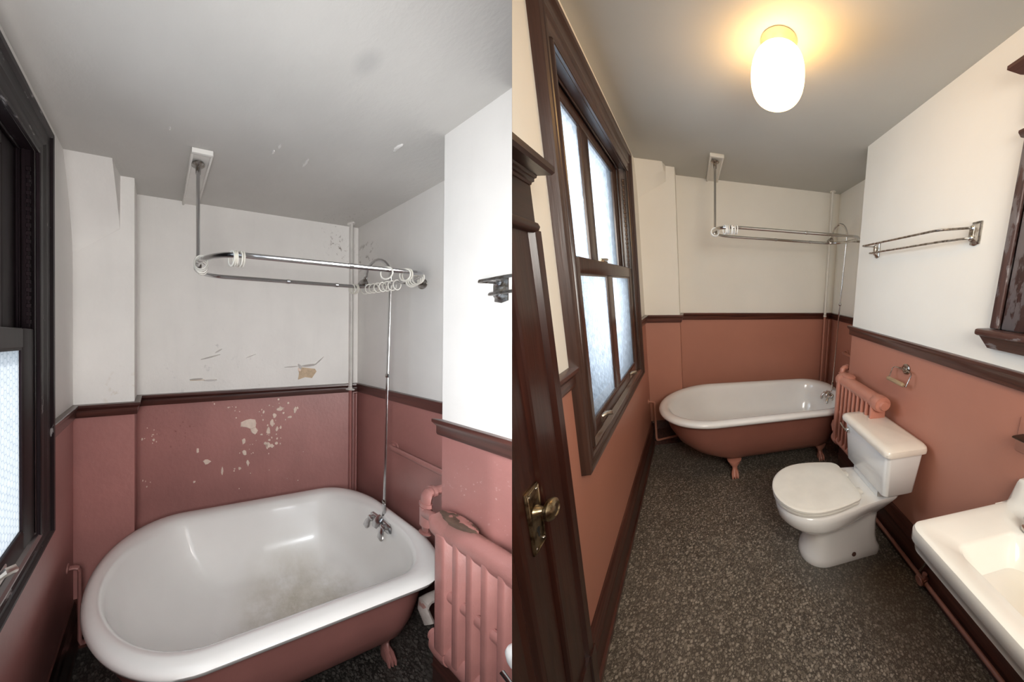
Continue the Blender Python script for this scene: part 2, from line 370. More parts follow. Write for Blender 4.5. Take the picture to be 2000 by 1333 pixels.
def shell(L):
    yend = -2.12 if L else -3.53
    T = .09; t = .045; e = .02                      # the wall is thin where the window is set
    wl = []
    wl += two((-t, WY1+e, 0), (0, T, H))
    if L: wl += two((-t, yend, 0), (0, WY0-e, H))
    else: wl += two((-t, -2.16, 0), (0, WY0-e, H)); wl += [((-t, yend, 1.758), (0, -2.16, H), 0)]
    wl += [((-t, WY0-e, 0), (0, WY1+e, WZ0-e), 1), ((-t, WY0-e, WZ1+e), (0, WY1+e, H), 0)]
    wall('wall_left', wl, True)
    wall('wall_back', two((-T, 0, 0), (WA+T, T, H)))
    wall('wall_pilaster', two((0, -CB, 0), (CA, 0, H)))
    wall('wall_alcove', two((WA, YC-.02, 0), (WA+T, 0, H)))
    wall('wall_right', two((WR, yend, 0), (WA+T, YC, H)), True)
    if not L: wall('wall_rear', two((-.6, -3.60, 0), (WA+T, -3.52, H)))
    m = MB(); m.box((-T, yend, H), (WA+T, T, H+.08)); struct(m.build('ceiling', MT['ceiling'], base=(0, 0, H), cut=True))
    m = MB(); m.box((-T, yend, -.06), (WA+T, T, 0)); struct(m.build('floor', MT['floor'], base=(0, 0, 0), cut=True))
    # plaster wedge boxed out at the pilaster's head
    m = MB(); z0, dp = (2.30, .16) if L else (2.48, .09)
    rows = []
    for k in range(9):
        u = k/8; z = H + (z0-H)*u; d = dp*(1-u)**1.45 + .0015
        rows.append([(0.0, -CB, z - (.16*u)), (.236-.0035*u, -CB, z), (.215+.017*u, -CB-d, z), (.12, -CB-d, z-.08*u), (0.0, -CB-d, z-(.16*u))])
    m.loft(rows); struct(m.build('trim_wedge', MT['white'], base=(0, -CB, H), angle=55))
    # chair rail
    P = rail_profile(); base = (0, -.5, ZRB)
    m = MB(); run(m, P, (0, WY1+.143), (0, -CB), (1, 0), 0, -1); struct(m.build('trim_1', MT['wy'], base=base))
    m = MB(); run(m, P, (0, -CB), (CA, -CB), (0, -1), 1, 1); struct(m.build('trim_2', MT['wx'], base=(0, -CB, ZRB)))
    m = MB(); run(m, P, (CA, -CB), (CA, 0), (1, 0), -1, -1); struct(m.build('trim_3', MT['wy'], base=(CA, -CB, ZRB)))
    m = MB(); run(m, P, (CA, 0), (WA, 0), (0, -1), 1, -1); struct(m.build('trim_4', MT['wx'], base=(CA, 0, ZRB)))
    m = MB(); run(m, P, (WA, 0), (WA, YC), (-1, 0), 1, 0); struct(m.build('trim_5', MT['wy'], base=(WA, 0, ZRB)))
    m = MB(); run(m, P, (WR, YC), (WR, yend), (-1, 0), -.9, 0); struct(m.build('trim_6', MT['wy'], base=(WR, YC, ZRB), cut=True))
    if not L:
        m = MB(); run(m, P, (0, -2.065), (0, -1.902), (1, 0)); struct(m.build('trim_7', MT['wy'], base=(0, -2.06, ZRB)))
    # baseboards
    BP = [(0, 0), (.032, 0), (.032, .03), (.022, .04), (.022, .165), (.028, .175), (.022, .185), (.020, .235), (.008, .25), (0, .25)]
    for nm, p0, p1, n, m0, m1 in (('baseboard_left', (0, -2.06 if not L else -2.1), (0, -CB), (1, 0), 0, -1), ('baseboard_pilaster', (0, -CB), (CA, -CB), (0, -1), 1, 1),
                                  ('baseboard_back', (CA, 0), (WA, 0), (0, -1), 0, -1), ('baseboard_alcove', (WA, 0), (WA, YC), (-1, 0), 1, 0), ('baseboard_right', (WR, YC), (WR, yend), (-1, 0), -.9, 0)):
        m = MB(); run(m, BP, p0, p1, n, m0, m1); struct(m.build(nm, MT['wy'], base=(*p0, 0), cut=True))

def window(L):
    o = thing('window_1', ('tall double-hung window in blackened peeling frame, wired frosted glass, at the far left edge' if L else
              'tall double-hung window in brown wood frame with four wired frosted panes, right picture'), 'window', (0, -1.2, .9))
    del o['category']; struct(o)
    out = (WY0-.070, WY1+.143, .880, 2.515); wd = (.070, .143, .080, .150)   # left, right, bottom, top widths
    prof = [(0, 0), (0, .033), (.10, .038), (.17, .036), (.21, .025), (.50, .023), (.55, .031), (.62, .033), (.68, .025), (.76, .027), (.86, .022), (1, .012), (1, 0)]
    def ring(k, h):
        y0, y1, z0, z1 = out[0]+wd[0]*k, out[1]-wd[1]*k, out[2]+wd[2]*k, out[3]-wd[3]*k
        return [(h, y0, z0), (h, y1, z0), (h, y1, z1), (h, y0, z1)]
    rg = [ring(k, h) for k, h in prof]
    for a, b, mt in ((0, 1, 'fy'), (1, 2, 'fz'), (2, 3, 'fy'), (3, 0, 'fz')):
        m = MB(); m.loft([[r[a] for r in rg], [r[b] for r in rg]], closed=True); m.build('casing_board', MT[mt], o, cut=True, angle=25)
    # jamb lining with stops and tracks
    D = -.088; ST = ((.018, .034, .010), (-.035, -.026, .010), (-.088, -.082, .010))
    for y, s in ((WY1, 1), (WY0, -1)):
        m = MB(); m.box((D, y, WZ0-.02), (.012, y+s*.018, WZ1+.018))
        for x0, x1, p in ST: m.box((x0, y-s*p, WZ0), (x1, y, WZ1), .003, 1)
        m.build('jamb', MT['fplain'], o, cut=True)
    m = MB(); m.box((D, WY0, WZ1), (.012, WY1, WZ1+.018))
    for x0, x1, p in ST: m.box((x0, WY0, WZ1-p), (x1, WY1, WZ1), .003, 1)
    m.build('head_jamb', MT['fy'], o, angle=30, cut=True)
    m = MB(); m.loft([[(x, y, z) for x, z in ((D, .99), (.0, .968), (.026, .962), (.034, .956), (.034, .950), (.008, .93), (D, .93))] for y in (WY0, WY1)]); m.build('sill', MT['sill'], o, angle=25, cut=True)
    def sash(nm, x0, x1, z0, z1, bot, top, gy):
        fr = MB(); y0, y1 = WY0+.010, WY1-.010
        gl0, gl1 = gy[0], gy[3]
        fr.box((x0, y0, z0), (x1, gl0, z1), .004, 1); fr.box((x0, gl1, z0), (x1, y1, z1), .004, 1)
        fr.box((x0, gl0, z0), (x1, gl1, z0+bot), .004, 1); fr.box((x0, gl0, z1-top), (x1, gl1, z1), .004, 1)
        f = fr.build(nm, MT['fplain'], o, cut=True)
        m = MB(); m.box((x0+.004, gy[1], z0+bot), (x1-.002, gy[2], z1-top), .006, 2); m.build('muntin', MT['fplain'], f, cut=True)
        for a, b in ((gy[0], gy[1]), (gy[2], gy[3])):
            # glazing bead and pane
            m = MB(); xm = (x0+x1)/2 + .004; w_ = .007
            m.box((xm, a, z0+bot), (x1-.004, a+w_, z1-top)); m.box((xm, b-w_, z0+bot), (x1-.004, b, z1-top))
            m.box((xm, a, z0+bot), (x1-.004, b, z0+bot+w_)); m.box((xm, a, z1-top-w_), (x1-.004, b, z1-top)); stuff(m.build('glazing_bead', MT['fplain'], f, cut=True))
            m = MB(); m.box((xm-.003, a-.004, z0+bot-.004), (xm+.003, b+.004, z1-top+.004)); m.build('pane', MT['glass'], f, cut=True)
        return f
    sash('upper_sash', -.080, -.040, 1.655, 2.352, .055, .045, (-1.735, -1.395, -1.295, -.838))
    lo = sash('lower_sash', -.022, .014, .966, 1.712, .066, .066, (-1.735, -1.362, -1.268, -.832))
    # sash chain on the right jamb
    m = MB()
    for i in range(40):
        z = 1.715 + i*.0145; k = i % 2
        m.box((-.004-.004*(1+k), WY1-.009, z), (-.004+.004*(1+k), WY1-.002-.002*k, z+.016), .0015, 1)
    stuff(m.build('sash_chain', MT['fplain'], o))
    for y in ((-.99,) if L else (-1.64, -1.015)):
        m = MB(); z = 1.002
        m.box((.014, y-.03, z-.018), (.020, y+.03, z+.018), .004, 1)
        m.tube([(.018, y-.02, z+.010), (.034, y-.012, z+.018), (.048, y, z+.016), (.052, y+.006, z+.006)], [.009, .012, .011, .006], 8)
        m.build('sash_lift', MT['lift'], o)
    if not L:
        m = MB(); m.box((-.02, -1.40, 1.712), (.012, -1.33, 1.720), .003, 1); m.tube([(-.005, -1.40, 1.724), (-.005, -1.28, 1.732)], .007, 8); m.build('sash_lock', MT['lift'], o)

def tub(L):
    o = thing('bathtub', ('white roll-rim clawfoot bathtub with stained bottom filling the left picture' if L else
              'white roll-rim bathtub with terracotta outside beyond the toilet, right picture'), 'bathtub', (1.0, -.6, 0))
    cy = -.582
    def ring(z, inset, kl=1.0, kr=1.0, ky=1.0):
        """rounded at the back end (left), squarer with soft corners at the tap end"""
        hy = .455 - inset*ky; hr = hy - .018; xl = .130 + inset*kl; ax = max(.455 - .55*inset*kl, .12); c0 = xl + ax
        xr = 1.858 - inset*kr; r = min(.29, hr*.8); out = []
        for k in range(41):
            t = math.radians(90 + 180*k/40); out.append((c0 + ax*math.cos(t), cy + hy*math.sin(t), z))
        for k in range(1, 16): u = k/16; out.append((c0 + (xr-r-c0)*u, cy - hy - (hr-hy)*u, z))
        for k in range(13): t = math.radians(-90 + 90*k/12); out.append((xr-r + r*math.cos(t), cy - hr + r + r*math.sin(t), z))
        for k in range(1, 8): out.append((xr, cy - hr + r + (2*hr-2*r)*k/8, z))
        for k in range(13): t = math.radians(90*k/12); out.append((xr-r + r*math.cos(t), cy + hr - r + r*math.sin(t), z))
        for k in range(1, 16): u = 1-k/16; out.append((c0 + (xr-r-c0)*u, cy + hy + (hr-hy)*u, z))
        return out
    zt = .590
    b = MB()
    prof = [(zt-.052, .024), (zt-.040, .006), (zt-.022, .0), (zt-.008, .006), (zt, .022), (zt+.002, .042), (zt-.004, .062), (zt-.018, .078), (zt-.05, .088)]
    rings = [ring(z, i) for z, i in prof]
    for z, i, kl, kr in ((.48, .098, 1.15, 1), (.38, .115, 1.5, 1), (.29, .135, 2.0, 1.05), (.22, .165, 2.3, 1.1), (.185, .20, 2.35, 1.15), (.17, .25, 2.2, 1.15), (.163, .33, 1.8, 1.1), (.160, .42, 1.4, 1.1)):
        rings.append(ring(z, i, kl, kr, 1 if i < .3 else .95))
    b.loft(rings, False, True); b.build('basin', MT['enamel'], o, angle=60)
    s = MB()
    rs = [ring(zt-.050, .022), ring(zt-.055, .042), ring(.50, .052, 1.1), ring(.42, .062, 1.3), ring(.32, .082, 1.7), ring(.24, .112, 2.1), ring(.18, .155, 2.4), ring(.145, .22, 2.2), ring(.132, .32, 1.7), ring(.13, .42, 1.4)]
    s.loft(rs, False, True); s.build('shell', MT['shell'], o, angle=60)
    for fx, fy in ((.745, -.875), (1.575, -.80), (.745, -.315), (1.575, -.39)):
        sy = 1 if fy > cy else -1
        m = MB()
        def el(x, y, z, rx, ry): return [(x+rx*math.cos(q), y+ry*math.sin(q), z) for q in (2*math.pi*k/14 for k in range(14))]
        y1 = fy - sy*.03
        m.loft([el(fx, y1-sy*.05, .158, .060, .036), el(fx, y1-sy*.03, .152, .062, .042), el(fx, y1, .138, .060, .040), el(fx, y1+sy*.008, .115, .044, .034), el(fx, fy-sy*.02, .088, .024, .021),
                el(fx, fy-sy*.015, .065, .022, .021), el(fx, fy-sy*.005, .045, .031, .030), el(fx, fy, .022, .034, .036), el(fx, fy, .006, .026, .029), el(fx, fy, .0, .02, .022)])
        f = m.build('foot', MT['rad' if L else 'rad'], o)
        m = MB()
        for k in (-1, 0, 1):
            m.tube([(fx+k*.012, fy-sy*.012, .062), (fx+k*.020, fy+sy*.012, .048), (fx+k*.022, fy+sy*.030, .022), (fx+k*.020, fy+sy*.034, .004)], [.008, .010, .010, .007], 8)
        m.build('toe', MT['rad'], f)
    # mixer tap on the inner end wall
    t = MB(); X = 1.760; Y = -.538; Z = .515
    t.loft([[(X+h, Y+a*.088*q, Z+.008+b*.030*q) for a, b in ((-1, -.5), (-.8, -1), (.8, -1), (1, -.5), (1, .5), (.8, 1), (-.8, 1), (-1, .5))] for h, q in ((.03, 1), (.004, 1), (-.004, .9))])
    t.tube([(X+.01, Y, Z+.045), (X-.012, Y, Z+.030), (X-.030, Y, Z+.012), (X-.042, Y, Z-.012)], [.016, .022, .022, .014], 14)
    t.build('tap_body', MT['chrome'], o)
    for k in (-1, 1):
        m = MB(); yy = Y+k*.052
        m.tube([(X, yy, Z+.012), (X-.026, yy, Z+.014)], [.018, .016], 12); m.ball((X-.030, yy, Z+.014), (.013, .019, .019), 12, 6)
        m.tube([(X-.032, yy, Z+.016), (X-.046, yy+k*.006, Z-.006), (X-.052, yy+k*.010, Z-.034), (X-.050, yy+k*.012, Z-.050)], [.010, .015, .019, .010], 12)
        m.build('tap_handle', MT['chrome'], o)

def shower(L):
    side = 'left picture' if L else 'right picture'
    # mixer riser with its goose-neck
    o = thing('shower_riser', f'tall chrome shower pipe with curved goose-neck and rose above tub, {side}', 'shower', (1.775, -.545, .56))
    m = MB(); b = (1.788, -.540, .55); t = (1.803, -.545, 1.45); q = (1.816, -.552, 2.07)
    m.tube([b, (1.789, -.541, .64)], .0115, 12); m.tube([(1.789, -.541, .63), t], .0075, 12); m.tube([t, q], .0075, 12)
    a = Vector(q); e = Vector((1.738, -.420, 2.150))
    pts = []
    for i in range(13):
        k = i/12; p = a.lerp(e, (1-math.cos(k*math.pi))/2); p.z = q[2] + (.11*math.sin(k*math.pi)) + (e.z-q[2])*k*.2; pts.append(tuple(p))
    m.tube(pts, .0105, 10); m.build('riser_pipe', MT['chrome'], o)
    for p in ((1.789, -.541, .655), t):
        m = MB(); m.lathe([(.008, -.012), (.012, -.009), (.013, 0), (.012, .009), (.008, .012)], p, seg=14); m.build('coupling', MT['dull'], o)
    m = MB(); d = Vector((-.35, .15, -1)).normalized(); m.lathe([(.009, -.012), (.012, .0), (.012, .012), (.018, .02), (.028, .032), (.034, .052), (.034, .058), (.028, .060), (.004, .060)], pts[-1], d, 20)
    m.build('shower_rose', MT['dull'], o)
    # curtain rail
    c = thing('shower_curtain_rail', f'looped chrome shower curtain rail hung from the ceiling over the tub, {side}', 'curtain rail', (.63, -.55, 2.02))
    Z = 2.025; x0, x1, y0, y1 = .612, 1.815, -.842, -.405; r = .17
    loop = arc((x0+r, y0+r, Z), r, 180, 270, 8) + arc((x1-r*.7, y0+r*.7, Z), r*.7, 270, 360, 6) + arc((x1-r, y1-r, Z), r, 0, 90, 8) + arc((x0+r, y1-r, Z), r, 90, 180, 8)
    dens = []
    for i, p in enumerate(loop):
        qn = loop[(i+1) % len(loop)]; n = max(1, int((Vector(qn)-Vector(p)).length/.12))
        for k in range(n): dens.append(tuple(Vector(p).lerp(Vector(qn), k/n)))
    m = MB(); m.tube(dens, .0115, 12, closed=True); m.build('rail_loop', MT['chrome'], c)
    for p, ax in (((1.18, y1, Z), (1, 0, 0)), ((1.30, y0, Z), (1, 0, 0)), ((1.52, y1, Z), (1, 0, 0))):
        m = MB(); m.lathe([(.012, -.012), (.0135, -.01), (.0135, .01), (.012, .012)], p, ax, 12); m.build('rail_sleeve', MT['chrome'], c)
    m = MB(); m.tube([(.632, -.485, H-.045), (.618, -.60, Z)], .0098, 12); m.build('ceiling_post', MT['chrome'], c)
    m = MB(); m.lathe([(.004, 0), (.034, 0), (.034, -.006), (.026, -.012), (.014, -.016), (.013, -.05), (.004, -.05)], (.632, -.485, H-.024), seg=20); m.build('ceiling_flange', MT['dull'], c)
    m = MB(); m.tube([(.618, -.60, Z+.02), (.618, -.60, Z-.02)], .016, 12); m.ball((.618, -.60, Z), .019, 12, 6); m.build('rail_clamp', MT['dull'], c)
    m = MB(); m.tube([(x1-.004, -.62, Z), (WA-.01, -.62, Z)], .010, 10); m.lathe([(.004, 0), (.032, 0), (.032, -.006), (.02, -.012), (.012, -.03), (.004, -.03)], (WA-.002, -.62, Z), (1, 0, 0), 18)
    m.build('wall_bracket', MT['dull'], c)
    # painted ceiling board the post is fixed to
    bd = thing('ceiling_board', f'narrow white mounting board on ceiling holding the rail post, {side}', 'board', (.64, -.3, H))
    m = MB(); m.box((.592, -.575, H-.016), (.692, 0, H)); m.build('board', MT['board'], bd)
    for a, b_ in ((.588, .602), (.682, .696)):
        m = MB(); m.box((a, -.578, H-.026), (b_, 0, H), .003, 1); m.build('edge_strip', MT['board'], bd)
    m = MB(); m.box((.588, -.580, H-.027), (.696, -.562, H), .003, 1); m.build('end_cap', MT['board'], bd)
    # curtain rings: every ring a thing
    protos = {}
    def nth(i, n):
        return 'leftmost' if i == 0 else 'rightmost' if i == n-1 else ('second', 'third', 'fourth', 'fifth', 'sixth', 'seventh')[i-1] + ' from left'
    def ring_at(p, ax, lean, label, group, drop=.017):
        key = (ax, round(lean, 1)); base = p
        if key not in protos:
            m = MB(); d = Vector({'x': (1, lean, 0), 'y': (lean, 1, 0)}[ax]).normalized(); u = Vector((0, 0, 1)); w = d.cross(u); cc = Vector(p) - u*drop
            m.tube([cc + (u*math.cos(q)+w*math.sin(q))*.0295 for q in (2*math.pi*k/20 for k in range(20))], .0040, 6, closed=True)
            r_ = m.build('curtain_ring', MT['ring'], base=base); protos[key] = r_
        else:
            r_ = protos[key].copy(); COL.objects.link(r_); r_.location = RM.w(p)
        tag(r_, label, 'curtain ring', group)
    if L:
        for i in range(5): ring_at((.722+i*.012, y0, Z), 'x', (.2, 0, -.2, .1, 0)[i], nth(i, 5) + ' of five ivory curtain rings bunched on front rail bar, left picture', 'five ivory rings on the front bar')
        for i in range(4): ring_at((.612+.006*i, -.735+i*.034, Z), 'y', (.5, .3, 0, -.3)[i], ('topmost', 'second from top', 'third from top', 'lowest')[i] + ' of four white curtain rings at rail bend, left picture', 'white rings at the rail bend, left')
        ring_at((1.512, y0, Z), 'x', .5, 'single white curtain ring hanging in front of the shower rose, left picture', None)
        for i in range(2): ring_at((1.63+i*.016, y0, Z), 'x', (.2, .1)[i], nth(i, 2) + ' of two yellowed curtain rings on front bar right of riser, left picture', 'pair of yellowed rings, left')
        for i in range(4): ring_at((1.765+.014*i, -.80+.026*i, Z), 'x', (.4, .6, .8, 1.0)[i], nth(i, 4) + ' of four white curtain rings at far right rail corner, left picture', 'rings at the far right corner, left')
        for i in range(3): ring_at((1.64+.016*i, y1, Z), 'x', (0, .2, 0)[i], nth(i, 3) + ' of three white curtain rings on back bar before white pipe, left picture', 'rings before the white pipe, left')
        for i in range(8): ring_at((1.735+.010*i, -.418-.028*i, Z), 'y', (.4, .2, .5, .2, 0, .3, .1, 0)[i], nth(i, 8) + ' of eight ivory curtain rings in row behind the riser, left picture', 'rings behind the riser, left')
    else:
        for i in range(7): ring_at((.672+.014*i, y0+.006*(6-i)*.6, Z), 'x', (.3, .1, 0, .2, -.1, 0, .1)[i], nth(i, 7) + ' of seven white curtain rings bunched on front bar, right picture', 'bunch of white rings, right')
        for i in range(2): ring_at((.613, -.70+.05*i, Z), 'y', (.3, .0)[i], ('upper', 'lower')[i] + ' of two white curtain rings at rail bend, right picture', 'white rings at the rail bend, right')

def pipes(L):
    side = 'left picture' if L else 'right picture'
    o = thing('corner_riser_pipe', f'white vertical pipe in back corner, rose below the chair rail, {side}', 'pipe', (1.889, -.064, 0))
    m = MB(); m.tube([(1.889, -.064, 1.30), (1.889, -.064, H)], .0145, 14); m.build('upper_pipe', MT['pipe'], o)
    m = MB(); m.tube([(1.889, -.064, 0), (1.889, -.064, 1.30)], .0135, 14); m.build('lower_pipe', MT['pink'], o)
    m = MB(); m.lathe([(.004, 0), (.036, 0), (.036, .006), (.02, .012), (.016, .022), (.004, .022)] if L else [(.004, 0), (.018, 0), (.018, .006), (.016, .02), (.004, .022)], (1.889, -.064, 1.275), seg=20); m.build('pipe_flange', MT['pipe'], o)
    m = MB(); m.lathe([(.004, 0), (.03, 0), (.03, -.008), (.016, -.012), (.004, -.012)], (1.889, -.064, H), seg=20); m.build('ceiling_collar', MT['pipe'], o)
    m = MB(); m.tube([(1.955, -.045, 0), (1.955, -.045, 1.24)], .012, 12)
    tag(m.build('corner_pipe', MT['pink'], base=(1.955, -.045, 0)), f'thin rose painted pipe right beside the corner riser below the rail, {side}', 'pipe')
    o = thing('wall_pipe', f'short rose horizontal pipe on alcove wall right of the shower pipe, {side}', 'pipe', (1.97, -.4, .927))
    m = MB(); m.tube([(2.004, -.40, .932), (1.985, -.40, .932), (1.966, -.406, .931), (1.958, -.425, .930), (1.956, -.99, .922)], .0175, 12); m.build('pipe', MT['pink'], o)
    m = MB(); m.lathe([(.004, 0), (.034, 0), (.034, .006), (.02, .012), (.004, .012)], (WA, -.40, .932), (-1, 0, 0), 18); m.build('wall_flange', MT['pink'], o)
    o = thing('low_wall_pipe', f'small rose elbow pipe low in the corner left of the tub, {side}', 'pipe', (.05, -.3, 0))
    m = MB(); m.tube([(0, -.30, .500), (.03, -.30, .500), (.048, -.30, .494), (.055, -.30, .478), (.055, -.30, .12), (.062, -.30, .098), (.075, -.29, .09), (.33, -.22, .09)], .011, 10); m.build('pipe', MT['pink'], o)
    m = MB(); m.lathe([(.004, 0), (.024, 0), (.022, .006), (.013, .010), (.004, .010)], (0, -.30, .500), (1, 0, 0), 16); m.build('wall_flange', MT['pink'], o)

def radiator(L):
    o = thing('radiator', ('rose painted cast-iron wall radiator with rusty top right of the tub, left picture' if L else
              'terracotta cast-iron wall radiator between tub and toilet tank, right picture'), 'radiator', (1.57, -1.3, .4))
    pm = MT['rad']; ys = [-1.1425] + [-1.203 - .0515*i for i in range(8)]; xf = 1.505; xb = 1.615
    for i, y in enumerate(ys):
        if L and i > 5: break
        m = MB(); hw = .0195 if i == 0 else .0105
        m.box((xf - (.006 if i == 0 else 0), y-hw, .42), (xb, y+hw, .90), .0085 if i == 0 else .006, 2); m.build('column', pm, o, cut=L)
    for i in range(5 if L else 8):
        m = MB(); m.tube([(xf+.035, ys[i]+.0, .655), (xf+.035, ys[i+1], .655)], .020, 12); m.build('tie', pm, o, cut=L)
    def head(z, rx, rz, nm, ya, yb):
        m = MB()
        m.loft([[(1.56+rx*math.cos(q), y, z+rz*math.sin(q)) for q in (2*math.pi*k/20 for k in range(20))] for y in (ya, ya-.004, yb+.004, yb)]); return m.build(nm, pm, o, cut=L)
    head(.905, .056, .046, 'top_header', -1.105, -1.61)
    head(.410, .050, .040, 'bottom_header', -1.105, -1.61)
    for z in (.905, .410):
        for k, y in ((1, -1.105), (-1, -1.60)):
            if L and k < 0: continue
            m = MB(); rr = .060
            m.loft([[(1.56+a*math.cos(q), y+k*h, z+a*.86*math.sin(q)) for q in (2*math.pi*j/20 for j in range(20))] for a, h in ((rr*.93, -.055), (rr, -.045), (rr*1.02, -.012), (rr*.94, .008), (rr*.55, .016), (.034, .017), (.030, .034), (.012, .035))])
            m.build('end_hub', pm, o, cut=L)
    # paint-crusted plate on the header's far end
    m = MB(); m.loft([[(1.575+.045*s*math.cos(q), -1.165+.075*s*math.sin(q), .948+h) for q in (2*math.pi*j/18 for j in range(18))] for s, h in ((1.0, -.01), (1.0, .004), (.85, .010), (.3, .012))])
    m.build('header_plate', MT['plate'], o)
    # steam valve
    m = MB(); X = 1.640; Y = -.968
    m.tube([(WA, Y, .955), (X+.03, Y, .955), (X+.012, Y, .952), (X, Y, .938), (X-.004, Y, .915), (X-.004, Y, .86)], [.019, .019, .021, .024, .023, .022], 14)
    m.lathe([(.004, -.010), (.026, -.010), (.026, .010), (.004, .010)], (X+.035, Y, .955), (1, 0, 0), 14); m.lathe([(.004, -.008), (.028, -.008), (.028, .008), (.004, .008)], (X-.004, Y, .900), seg=14)
    m.build('supply_elbow', pm, o)
    m = MB(); m.tube([(X-.004, Y, .885), (X-.006, Y, .80)], [.027, .025], 14); m.tube([(X-.01, Y, .858), (1.60, -1.04, .885), (1.575, -1.075, .895)], [.022, .024, .03], 14); m.build('valve_body', pm, o)
    m = MB(); m.tube([(X-.006, Y, .805), (X-.008, Y, .765)], [.017, .012], 12)
    m.lathe([(.004, 0), (.022, .0), (.027, -.006), (.020, -.014), (.010, -.018), (.004, -.018)], (X-.008, Y, .772), seg=12); m.build('valve_handle', MT['shell'], o)
    # return elbow near the bottom hub
    m = MB(); m.tube([(1.72, -1.01, .50), (1.60, -1.015, .50), (1.575, -1.015, .492), (1.565, -1.02, .47), (1.562, -1.055, .435)], [.018, .019, .024, .024, .024], 12)
    m.build('return_elbow', MT['elbow'] if L else pm, o)

# ------------------------------------------------------------------ right bathroom only
def toilet(L):
    o = thing('toilet', ('white toilet tank corner with chrome lever cut off at the lower right of left picture' if L else
              'white close-coupled toilet with lid down, beside the terracotta wall'), 'toilet', (1.3, -1.665, 0))
    CY = -1.665
    tank = MB()
    def rr(x0, x1, y0, y1, z, r=.03, n=6):
        pts = []
        for cx_, cy_, a0 in ((x1-r, y1-r, 0), (x0+r, y1-r, 90), (x0+r, y0+r, 180), (x1-r, y0+r, 270)):
            for k in range(n+1):
                a = math.radians(a0+90*k/n); pts.append((cx_+r*math.cos(a), cy_+r*math.sin(a), z))
        return pts
    ya, yb = -1.905, -1.445
    tank.loft([rr(1.435, 1.615, ya+.045, yb-.045, .472, .03), rr(1.420, 1.625, ya+.030, yb-.030, .490, .03), rr(1.400, 1.635, ya+.012, yb-.012, .745, .026), rr(1.402, 1.633, ya+.014, yb-.014, .75, .026)])
    tank.build('tank', MT['china'], o, cut=L)
    m = MB(); e = .018
    m.loft([rr(1.392-.004, 1.640, ya, yb, .748, .03), rr(1.392-e+.004, 1.644, ya-.010, yb+.010, .754, .034), rr(1.392-e, 1.644, ya-.012, yb+.012, .772, .036), rr(1.392-e+.004, 1.642, ya-.008, yb+.008, .786, .036),
            rr(1.392-e+.016, 1.634, ya+.006, yb-.006, .796, .036), rr(1.41, 1.615, ya+.05, yb-.05, .800, .03)])
    m.build('tank_lid', MT['china'] if L else MT['lid'], o, cut=L)
    m = MB(); ly = yb-.055; lz = .700; lx = 1.400
    m.lathe([(.004, 0), (.017, 0), (.017, .008), (.011, .013), (.011, .022), (.004, .024)], (lx+.002, ly, lz), (-1, 0, 0), 14)
    m.tube([(lx-.018, ly, lz), (lx-.022, ly+.022, lz+.004), (lx-.020, ly+.062, lz+.018)], [.008, .007, .0085], 10); m.build('flush_lever', MT['chrome'], o, cut=L)
    if L: return
    # bowl and pedestal
    def egg(z, xf, xb, hw, hb, n=22):
        xc = xf + hw*1.08; pts = []
        for k in range(n+1):
            a = math.pi/2 + math.pi*k/n; pts.append((xc + (xc-xf)*math.cos(a), CY + hw*math.sin(a), z))
        side = []
        for k in range(1, 9):
            u = k/8; x = xc + (xb-.03-xc)*u; w_ = hw + (hb-hw)*(u*u*(3-2*u)); side.append((x, w_))
        lo = [(x, CY-w_, z) for x, w_ in side]; hi = [(x, CY+w_, z) for x, w_ in side][::-1]
        cor = [(xb-.008, CY-hb+.012, z), (xb, CY-hb+.035, z), (xb, CY+hb-.035, z), (xb-.008, CY+hb-.012, z)]
        return pts + lo + cor + hi
    m = MB()
    m.loft([egg(0, 1.034, 1.525, .128, .120), egg(.022, 1.030, 1.528, .131, .123), egg(.05, 1.038, 1.522, .126, .120), egg(.075, 1.050, 1.508, .116, .112), egg(.13, 1.060, 1.500, .107, .102), egg(.20, 1.062, 1.498, .104, .098),
            egg(.245, 1.050, 1.498, .110, .098), egg(.268, 1.015, 1.500, .132, .098), egg(.288, .955, 1.505, .165, .10), egg(.306, .905, 1.515, .188, .108), egg(.335, .878, 1.535, .199, .122), egg(.38, .870, 1.565, .203, .140), egg(.412, .872, 1.59, .202, .150), egg(.422, .882, 1.59, .194, .148), egg(.424, .91, 1.585, .18, .14)])
    m.build('bowl', MT['china'], o, angle=50)
    m = MB(); m.box((1.44, CY-.13, .415), (1.60, CY+.13, .476), .012, 2); m.build('tank_deck', MT['china'], o)
    def seatring(z, d):
        pts = []; xf, xb, hw = .852+d, 1.335-d*.6, .207-d
        xc = xf + .22
        for k in range(25):
            a = math.pi/2 + math.pi*k/24; pts.append((xc+(xc-xf)*math.cos(a), CY+.006+hw*math.sin(a), z))
        hb = .178 - d
        for k in range(1, 8):
            u = k/7; pts.append((xc+(xb-.062-xc)*u, CY+.006-(hw+(hb-hw)*u**2), z))
        q = .062
        for k in range(1, 8):
            a = -math.pi/2+math.pi/2*k/8; pts.append((xb-q+q*math.cos(a), CY+.006-hb+q+q*math.sin(a), z))
        for k in range(8):
            a = math.pi/2*k/8; pts.append((xb-q+q*math.cos(a), CY+.006+hb-q+q*math.sin(a), z))
        for k in range(1, 7):
            u = 1-k/7; pts.append((xc+(xb-.062-xc)*u, CY+.006+(hw+(hb-hw)*u**2), z))
        return pts
    m = MB(); m.loft([seatring(.424, .012), seatring(.428, .004), seatring(.441, .003), seatring(.445, .008)]); m.build('seat', MT['seat'], o, angle=50)
    m = MB(); m.loft([seatring(.449, .008), seatring(.4515, .0), seatring(.463, .0), seatring(.467, .005), seatring(.469, .013), seatring(.4685, .020), seatring(.4705, .026), seatring(.471, .09)]); m.build('seat_lid', MT['seat'], o, angle=50)
